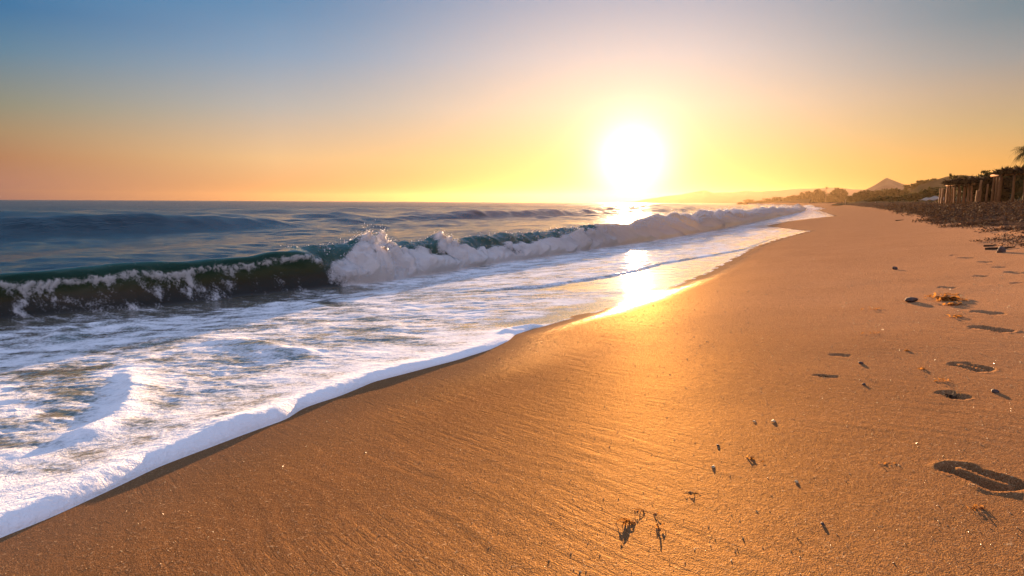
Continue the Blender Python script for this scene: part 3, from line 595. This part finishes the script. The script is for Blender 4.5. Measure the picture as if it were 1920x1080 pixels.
def palm(name, u, vb, vt, D, fr, label, n=26, trunk_r=.16, seed=1):
    b = at_depth(u, vb, D); c = at_depth(u, vt, D); h_ = c.z-b.z; e = empty(name, b, label, 'palm tree'); rng = np.random.default_rng(seed)
    link('trunk', tube_mesh('trunk', [(0, 0, -.3), (.05*h_*.1, 0, h_*.3), (.02, .03, h_*.7), (0, 0, h_)], [trunk_r*1.3, trunk_r, trunk_r*.9, trunk_r*.8], M_bark, 9, .1), e)
    V = []; Fs = []
    for i in range(n):
        a = i*2.4+rng.uniform(-.2, .2); el_ = rng.uniform(-.5, 1.25); L = fr*rng.uniform(.85, 1.1); prev = None; p_ = np.array([0, 0, h_]); dr = np.array([math.cos(a)*math.cos(el_), math.sin(a)*math.cos(el_), math.sin(el_)])
        sdv = np.array([-math.sin(a), math.cos(a), 0]); N_ = 14
        for j in range(N_):
            f_ = (j+.5)/N_; wd = fr*.24*math.sin(min(1, f_*1.25+.12)*math.pi)**.7*(1.05-f_*.4); q = p_+dr*L/N_
            for sg in (-1, 1):                       # leaflets droop off both sides of the rib
                tip = p_+dr*L/N_*1.3+sdv*sg*wd+np.array([0, 0, -wd*.55]); k0 = len(V); V += [p_, p_+dr*L/N_*.45, tip]; Fs.append((k0, k0+1, k0+2))
            k0 = len(V); V += [p_+sdv*.02, p_-sdv*.02, q]; Fs.append((k0, k0+1, k0+2))
            p_ = q; dr = dr+np.array([0, 0, -.16]); dr /= np.linalg.norm(dr)
    link('crown', soup('crown', np.array(V), np.array(Fs), M_leaf), e); return e
palm('palm_tree', 1921, 376, 284, 62, 2.1, 'palm tree with ragged fronds above the beach hut at the picture edge', 46)
palm('fan_palm', 1547.5, 384, 352, 500, 2.2, 'small-headed palm standing above the headland grove', 22, .25, 4)

# ------------------------------------------------------------------ timber posts, canopy, hut
def gz1(x, y): return float(ground0(np.array([x]), np.array([y]))[0])
def post(ub, ut, vt, wpx, D, label, group='rough wooden posts along the top of the beach', lit=0):
    b = at_depth(ub, 376, D); tp = at_depth(ut, vt, D); h_ = tp.z-b.z; rad = wpx/2/F*D
    b.z = min(b.z, 1.6+.02*D); dx = tp-b; pts = []
    for i in range(7):
        f_ = i/6; q = dx*f_; pts.append((q.x+random.uniform(-1, 1)*rad*.25, q.y+random.uniform(-1, 1)*rad*.25, q.z-.35*(1-f_)))
    o_ = link('wooden_post', tube_mesh('wooden_post', pts, [rad*(1.15-.25*i/6)*random.uniform(.92, 1.08) for i in range(7)], M_wood, 9, .12, random.randrange(999)))
    o_.location = b; o_['label'] = label; o_['category'] = 'post'; o_['group'] = group; return o_
random.seed(12)
plist = [(1762, 1764, 353, 3.2, 60, 'leftmost wooden post, thin and leaning inward'), (1766, 1768, 353, 4, 59.5, 'pale second post from the left end of the row'),
 (1771, 1774, 353, 3, 59, 'short third post from the left end'), (1776, 1778, 349, 4.5, 58.5, 'reddish fourth post from the left under the canopy edge'),
 (1781, 1782, 346, 3, 58, 'thin fifth post from the left under the canopy'), (1785, 1788, 346, 3.6, 57, 'greyish sixth post from the left under the canopy'),
 (1789, 1790, 350, 3, 56.5, 'seventh post from the left, set close behind its neighbour'), (1796, 1799, 345, 4, 56, 'pale split post in the middle of the canopy front'),
 (1800, 1801, 352, 2.6, 55.5, 'thin post just right of the pale split post'), (1807, 1810, 342, 5, 55, 'thick tall post right of the canopy middle'),
 (1815, 1818, 344, 5, 54, 'thick pale post near the right end of the canopy'), (1821, 1822, 348, 3.4, 53.5, 'darker post at the right end of the canopy'),
 (1832, 1834, 357, 5.5, 52, 'short stout broken post with a light face'), (1836, 1840, 338, 4, 52, 'tall thin leaning post between canopy and hut'),
 (1849, 1852, 345, 3, 51, 'thin greyish post left of the bright hut corner')]
for a in plist: post(a[0], a[1], a[2], a[3], a[4], a[5])
def boxm(name, sx, sy, sz, matl, jit=.0, seg=1, seed=0):
    rng = random.Random(seed); me = bpy.data.meshes.new(name); n = seg; V = []; Fs = []
    for i in range(n+1):
        x_ = -sx/2+sx*i/n
        for (a, b) in ((-1, -1), (1, -1), (1, 1), (-1, 1)): V.append((x_+rng.uniform(-jit, jit)*.3, a*sy/2+rng.uniform(-jit, jit), b*sz/2+rng.uniform(-jit, jit)))
    for i in range(n):
        for k_ in range(4): Fs.append((i*4+k_, i*4+(k_+1) % 4, (i+1)*4+(k_+1) % 4, (i+1)*4+k_))
    Fs += [(3, 2, 1, 0), (n*4, n*4+1, n*4+2, n*4+3)]; me.from_pydata(V, [], Fs); me.materials.append(matl); return me
def thatch_mesh(name, L, W, H, n, seed):
    rng = np.random.default_rng(seed); cen = np.stack([rng.uniform(-L/2, L/2, n), rng.uniform(-W/2, W/2, n), rng.uniform(-H/2, H/2, n)], -1)
    d_ = np.stack([rng.normal(0, 1, n), rng.normal(0, .5, n), rng.normal(0, .25, n)], -1); d_ /= np.linalg.norm(d_, axis=1)[:, None]; s_ = rng.uniform(.25, .6, n)[:, None]; w_ = rng.normal(0, .05, (n, 3))
    V = np.stack([cen-d_*s_, cen+w_, cen+d_*s_, cen-w_], 1).reshape(-1, 3); return soup(name, V, np.arange(n*4).reshape(n, 4), M_thatch)
A = at_depth(1774, 342, 58); B = at_depth(1826, 341, 53); mid = (A+B)/2; ln = (B-A).length; ang_ = math.atan2(B.y-A.y, B.x-A.x)
e = empty('brushwood_canopy', (mid.x, mid.y, 1.6), 'low dark brushwood canopy resting over the row of wooden posts', 'canopy'); e.rotation_euler.z = ang_
o_ = link('roof', thatch_mesh('roof', ln, 2.6, .32, 2600, 3), e); o_.location = (0, 1.1, mid.z-1.6)
for yy in (0.05, 2.2):
    o_ = link('beam', tube_mesh('beam', [(-ln/2, yy, 0), (0, yy, .04), (ln/2, yy, 0)], .07, M_wood, 8, .1), e); o_.location = (0, 0, mid.z-1.6-.2)
o_ = link('back_screen', thatch_mesh('back_screen', ln, .3, mid.z-1.6, 3000, 4), e); o_.location = (0, 2.3, (mid.z-1.6)/2)
# hut
A = at_depth(1861, 330, 50); B = at_depth(1965, 326, 44); zt = A.z; g0 = 1.62; ln = (B.xy-A.xy).length; ang_ = math.atan2(B.y-A.y, B.x-A.x)
e = empty('beach_hut', (A.x, A.y, g0), 'open fronted beach hut of rough timber with a flat brushwood roof', 'hut'); e.rotation_euler.z = ang_
hh = zt-g0
for i, (xx, rr, tilt) in enumerate([(.15, .075, .12), (.62, .10, .06), (.95, .12, .16), (2.6, .09, .05), (3.9, .09, -.03)]):
    o_ = link('post', tube_mesh('post', [(0, 0, -.4), (tilt*.3, .02, hh*.35), (tilt*.8, -.02, hh*.7), (tilt, 0, hh)], [rr*1.15, rr, rr*.95, rr*.85], M_wood, 9, .1, i), e); o_.location = (xx, 0, 0)
o_ = link('beam', tube_mesh('beam', [(-.15, 0, 0), (1.5, .02, .03), (ln*.6, 0, .02), (ln, 0, .03)], .085, M_wood, 9, .1, 5), e); o_.location = (0, 0, hh+.02)
o_ = link('beam', tube_mesh('beam', [(-.15, 0, 0), (ln, 0, .03)], .085, M_wood, 9, .1, 6), e); o_.location = (0, 2.6, hh+.02)
o_ = link('roof', thatch_mesh('roof', ln, 3.2, .24, 4200, 7), e); o_.location = (ln/2+.4, 1.4, hh+.22)
o_ = link('wall', thatch_mesh('wall', ln, .25, hh, 5200, 8), e); o_.location = (ln/2+.5, 2.7, hh/2)
for i in range(3):
    o_ = link('roof_pole', tube_mesh('roof_pole', [(0, 0, 0), (ln*.8, .05, .03)], .035, M_tarp, 7, .1, i), e); o_.location = (1.0, .1+i*.5, hh+.36+.02*i)
# pale heap left of the posts
rng = np.random.default_rng(3); b = at_depth(1748, 373, 64); nx_, ny_ = 26, 12; G = np.zeros((nx_, ny_, 3))
for i in range(nx_):
    for j in range(ny_):
        a, c = i/(nx_-1)*2-1, j/(ny_-1)*2-1; G[i, j] = (a*1.05, c*.5, (.10+.36*(a*.5+.5))*math.sqrt(max(0, 1-a*a*.96))*math.sqrt(max(0, 1-c*c))+.05*math.sin(a*9)+.03*math.cos(c*7+a*4))
o_ = link('canvas_sheet', grid_mesh('canvas_sheet', G, M_tarp)); o_.location = (b.x, b.y, b.z-.1); o_.rotation_euler.z = YAW; o_['label'] = 'pale crumpled sheet lying over a heap just left of the wooden posts'; o_['category'] = 'sheet'
for i, (u, vb, vt, lb) in enumerate([(1641, 380, 373, 'thin pale marker stake on the far sand below the pointed hill'), (1585, 380, 374, 'thin pale marker stake nearest the headland grove')]):
    D_ = 170; b = at_depth(u, vb, D_); o_ = link('marker_stake', tube_mesh('marker_stake', [(0, 0, -.5), (0, 0, .5), (.02, 0, (vb-vt)/F*D_)], [.06, .055, .05], M_tarp, 7)); o_.location = b; o_['label'] = lb; o_['category'] = 'stake'; o_['group'] = 'marker stakes on the far sand'

# ------------------------------------------------------------------ seaweed, shells, pebbles, twigs
def zsand(x, y): return float(sand_height(np.array([[x]]), np.array([[y]]))[0, 0])
def ribbon_soup(cx, cy, n, spread, size, rng, lift=.4):
    V = []; Fs = []
    for i in range(n):
        x_, y_ = cx+rng.normal(0, spread[0]*.42), cy+rng.normal(0, spread[1]*.42); z_ = zb0+rng.uniform(0, size*lift); a = rng.uniform(0, 6.28); L = size*rng.uniform(.5, 1.2); wd = L*rng.uniform(.2, .45); pe = rng.uniform(-.1, .45)
        d0 = np.array([math.cos(a)*math.cos(pe), math.sin(a)*math.cos(pe), math.sin(pe)]); sdv = np.array([-math.sin(a), math.cos(a), rng.uniform(-.6, .6)]); p_ = np.array([x_-cx, y_-cy, z_-zb0]); k0 = len(V)
        for j in range(5):
            ww_ = wd*(1-.12*j)*(.8+.4*rng.random()); V += [p_-sdv*ww_/2, p_+sdv*ww_/2]; p_ = p_+d0*L/4; d0 = d0+np.array([rng.normal(0, .3), rng.normal(0, .3), -.35+rng.normal(0, .3)]); d0 /= np.linalg.norm(d0)
        Fs += [(k0+2*j, k0+2*j+1, k0+2*j+3, k0+2*j+2) for j in range(4)]
    return np.array(V), np.array(Fs)
def clump(u, v, n, spread, size, label, name='seaweed_clump', cat='seaweed', matl=None, seed=0, group=None):
    global zb0
    h = hit(u, v); zb0 = zsand(h.x, h.y); rng = np.random.default_rng(seed+int(u)); V, Fs = ribbon_soup(h.x, h.y, n, spread, size, rng)
    o_ = link(name, soup(name, V, Fs, matl or M_weed, True)); o_.location = (h.x, h.y, zb0-.001); o_['label'] = label; o_['category'] = cat
    if group: o_['group'] = group
clump(1182, 982, 26, (.020, .009), .024, 'largest amber seaweed clump on the wet-streaked sand at the bottom')
clump(1200, 960, 9, (.012, .006), .018, 'orange seaweed scrap just above the largest amber clump')
clump(1235, 990, 10, (.010, .006), .018, 'small orange seaweed scrap right of the largest amber clump')
clump(1231, 966, 4, (.004, .003), .012, 'tiny orange bit up and right of the largest amber clump')
clump(1410, 860, 10, (.010, .006), .02, 'bright orange seaweed scrap left of the single shell')
clump(1432, 866, 5, (.008, .005), .014, 'small dark scrap touching the bright orange scrap')
clump(1776, 563, 64, (.11, .055), .075, 'tangled brown seaweed heap near the upper footprints')
clump(1790, 572, 22, (.10, .04), .06, 'flat brown weed strands just below the tangled heap')
clump(1775, 553, 16, (.08, .04), .05, 'thin weed scatter just above the tangled heap')
clump(1807, 564, 10, (.05, .03), .04, 'small weed bit right of the tangled heap')
clump(1744, 556, 8, (.03, .02), .04, 'small upright weed bit left of the tangled heap')
clump(1792, 595, 14, (.05, .03), .045, 'low brown weed patch below the tangled heap')
clump(1728, 690, 12, (.03, .015), .022, 'short row of weed crumbs left of the double footprint')
clump(1700, 657, 18, (.006, .005), .02, 'weed crumbs high and left of the double footprint')
clump(1767, 712, 14, (.03, .012), .022, 'loose weed crumbs just below the double footprint')
clump(1783, 737, 24, (.022, .014), .026, 'dark ring of weed round the small dent below the double footprint', matl=M_darkweed)
clump(1665, 870, 12, (.03, .015), .014, 'scattered crumbs left of the largest footprint')
clump(1838, 955, 26, (.03, .014), .014, 'crumbly weed patch beside the near end of the largest footprint')
clump(1545, 704, 14, (.035, .006), .024, 'dark thin strand of weed lying alone on the mid sand', matl=M_darkweed)
clump(1640, 580, 12, (.05, .02), .04, 'thin pale grass blades on the smooth mid sand')
clump(1640, 625, 8, (.04, .02), .03, 'weed scrap below the thin pale grass blades')
clump(1300, 928, 12, (.035, .010), .016, 'dark crooked weed strand above and right of the amber clump', matl=M_darkweed)
clump(1326, 640, 3, (.01, .01), .02, 'tiny dark weed speck far up the glowing sand', matl=M_darkweed)
clump(1325, 990, 6, (.010, .006), .012, 'tiny weed bits low on the sand right of the amber clump', matl=M_darkweed)
def stone(u, v, size, label, matl, name, cat, seed=0, flat=.6, group=None):
    import bmesh
    h = hit(u, v); bm = bmesh.new(); bmesh.ops.create_icosphere(bm, subdivisions=3, radius=1); rng = random.Random(seed); k_ = [Vector((rng.gauss(0, 1), rng.gauss(0, 1), rng.gauss(0, 1))).normalized() for _ in range(7)]
    for vv in bm.verts:
        c = vv.co.copy(); f_ = 1
        for q in k_: f_ -= max(0, c.dot(q)-.62)*.75
        vv.co = Vector((c.x*f_*size*1.2, c.y*f_*size, c.z*f_*size*flat))
    me = bpy.data.meshes.new(name); bm.to_mesh(me); bm.free(); me.materials.append(matl)
    for pl in me.polygons: pl.use_smooth = True
    o_ = link(name, me); o_.location = (h.x, h.y, zsand(h.x, h.y)+size*flat*.45); o_.rotation_euler = (0, 0, rng.uniform(0, 6)); o_['label'] = label; o_['category'] = cat
    if group: o_['group'] = group
def shell(u, v, size, label, seed=0, rot=0.5):
    """a ribbed cockle half: fan of ridges over a domed valve"""
    h = hit(u, v); n, m2 = 37, 12; G = np.zeros((n, m2, 3))
    for i in range(n):
        th = -1.25+2.5*i/(n-1)
        for j in range(m2):
            r_ = (j/(m2-1)); rad_ = size*2*r_*(math.cos(th)**.35)*(1+.015*math.cos(i*math.pi)); G[i, j] = (rad_*math.sin(th)*.85, rad_*math.cos(th)-size, size*.8*math.sin(r_*math.pi)**.7*math.cos(th)**.5+size*.03*math.cos(i*math.pi)*r_)
    o_ = link('seashell', grid_mesh('seashell', G[:, ::-1], M_shell)); o_.location = (h.x, h.y, zsand(h.x, h.y)+.0008); o_.rotation_euler = (.15, 0, rot); o_['label'] = label; o_['category'] = 'shell'; o_['group'] = 'shells lying on the sand'
    md = o_.modifiers.new('thick', 'SOLIDIFY'); md.thickness = size*.08
shell(1450, 790, .008, 'pale shell with a dark shadow, standing alone up the beach from the orange scrap')
shell(1493, 905, .006, 'small cream shell lowest and furthest right of the pair of shells', rot=2)
shell(1337, 877, .006, 'small dull shell left of the bright orange seaweed scrap', rot=1.2)
shell(1414, 790, .006, 'tiny bright shell left of the pale shell with a dark shadow', rot=3)
stone(1710, 566, .045, 'smooth dark stone left of the tangled seaweed heap', M_peb, 'stone', 'stone', 2, .55)
stone(1346, 836, .006, 'reddish pebble above the small dull shell', M_peb, 'pebble', 'pebble', 3)
stone(1614, 681, .013, 'dark red pebble on the mid sand right of the lone weed strand', M_peb, 'pebble', 'pebble', 4)
stone(1620, 720, .009, 'small red pebble below the dark red pebble', M_peb, 'pebble', 'pebble', 5)
stone(1678, 505, .03, 'little dark stone standing alone high on the smooth sand', M_peb, 'stone', 'stone', 6, 1.0)
stone(1542, 985, .006, 'small brown pebble near the bottom edge right of the amber seaweed', M_peb, 'pebble', 'pebble', 7)
stone(1876, 473, .06, 'dark lump on the sand just below the dry seaweed bank', M_peb, 'stone', 'stone', 8, .9)
stone(1866, 734, .016, 'reddish stone on the sand right of the ringed dent', M_peb, 'pebble', 'pebble', 9, .5)
# twigs near the seaweed bank
for (u0, v0, u1, v1, rr, lb) in [(1846, 468, 1905, 465, .018, 'long straight dark stick below the dry seaweed bank'), (1845, 462, 1868, 461, .014, 'short dark stick just above the long straight stick'), (1680, 414, 1694, 413, .02, 'short stick at the pointed left end of the seaweed bank')]:
    a, b = hit(u0, v0), hit(u1, v1); pts = []
    for i in range(7):
        f_ = i/6; p_ = a.lerp(b, f_); pts.append((p_.x-a.x+random.uniform(-1, 1)*rr*.8, p_.y-a.y+random.uniform(-1, 1)*rr*.8, zsand(p_.x, p_.y)+rr*.7))
    o_ = link('twig', tube_mesh('twig', pts, [rr*(1-.09*i) for i in range(7)], M_darkweed, 7, .15)); o_.location = (a.x, a.y, 0); o_['label'] = lb; o_['category'] = 'twig'
# the dry seaweed bank: thousands of strands nobody could count
rng = np.random.default_rng(21); n = 120000; yy = 9+rng.exponential(1, n)**1.0*22; yy = np.clip(yy, 6, 230); xx = interp(yy, WR)-.8+rng.exponential(1, n)*(1.6+yy*.05)
wa = wrack_amount(xx, yy); cl = fbm(xx*.9, yy*.6, 301, 3); keep = (rng.random(n) < np.clip((wa-.03)*1.4, 0, 1)*np.clip(.35+cl*1.5, .04, 1)) & (xx < XS(yy)+16); xx, yy = xx[keep], yy[keep]; n = len(xx)
zz = sand_height(xx, yy); zz = np.asarray(zz)
L = rng.uniform(.02, .058, n)*np.clip(yy/16, .7, 4); a = rng.uniform(0, 6.28, n); pe = rng.normal(.15, .35, n)
d0 = np.stack([np.cos(a)*np.cos(pe), np.sin(a)*np.cos(pe), np.sin(pe)], -1); sdv = np.stack([-np.sin(a), np.cos(a), rng.normal(0, .5, n)], -1)*(L*rng.uniform(.1, .35, n))[:, None]
c0 = np.stack([xx, yy, zz+rng.uniform(0, .5, n)*L], -1); c1 = c0+d0*L[:, None]*.5+np.array([0, 0, 1])*(L*.2)[:, None]; c2 = c0+d0*L[:, None]
V = np.stack([c0-sdv*.4, c0+sdv*.4, c1-sdv, c1+sdv, c2-sdv*.3, c2+sdv*.3], 1).reshape(-1, 3); k0 = 6*np.arange(n)[:, None]
Fs = np.concatenate([k0+np.array([0, 1, 3, 2]), k0+np.array([2, 3, 5, 4])])
link('dry_seaweed', soup('dry_seaweed', V, Fs, M_darkweed, True), kind='stuff')
# coarse grains and shell grit over the near sand
n = 26000; rng = np.random.default_rng(8); yy = .6+rng.exponential(1, n)*2.6; xx = rng.uniform(-2.6, 4, n); ok = (xx > EDGE(yy)+.12) & (xx < 1.2+yy*.25) & (yy < 16); xx, yy = xx[ok], yy[ok]; n = len(xx)
zz = sand_height(xx, yy); V, Fc = blobs(np.stack([xx, yy, zz+.0006], -1), (rng.exponential(1, n)*.0005+.0006)*np.clip(yy/3, .8, 2.2)); link('sand_grit', soup('sand_grit', V, Fc, M_grit), kind='stuff')

# ------------------------------------------------------------------ haze
hz, t = mat('haze'); v_ = t.n('ShaderNodeVolumePrincipled'); v_.inputs['Color'].default_value = (.30, .20, .11, 1); v_.inputs['Density'].default_value = .00012; v_.inputs['Anisotropy'].default_value = .75
t.put(t.n('ShaderNodeOutputMaterial').inputs['Volume'], v_.outputs[0]); hz.volume_intersection_method = 'FAST' if hasattr(hz, 'volume_intersection_method') else None
me = boxm('haze', 5400, 5400, 44, hz); o_ = link('haze', me, kind='stuff'); o_.location = (-100, 100, 12.5)
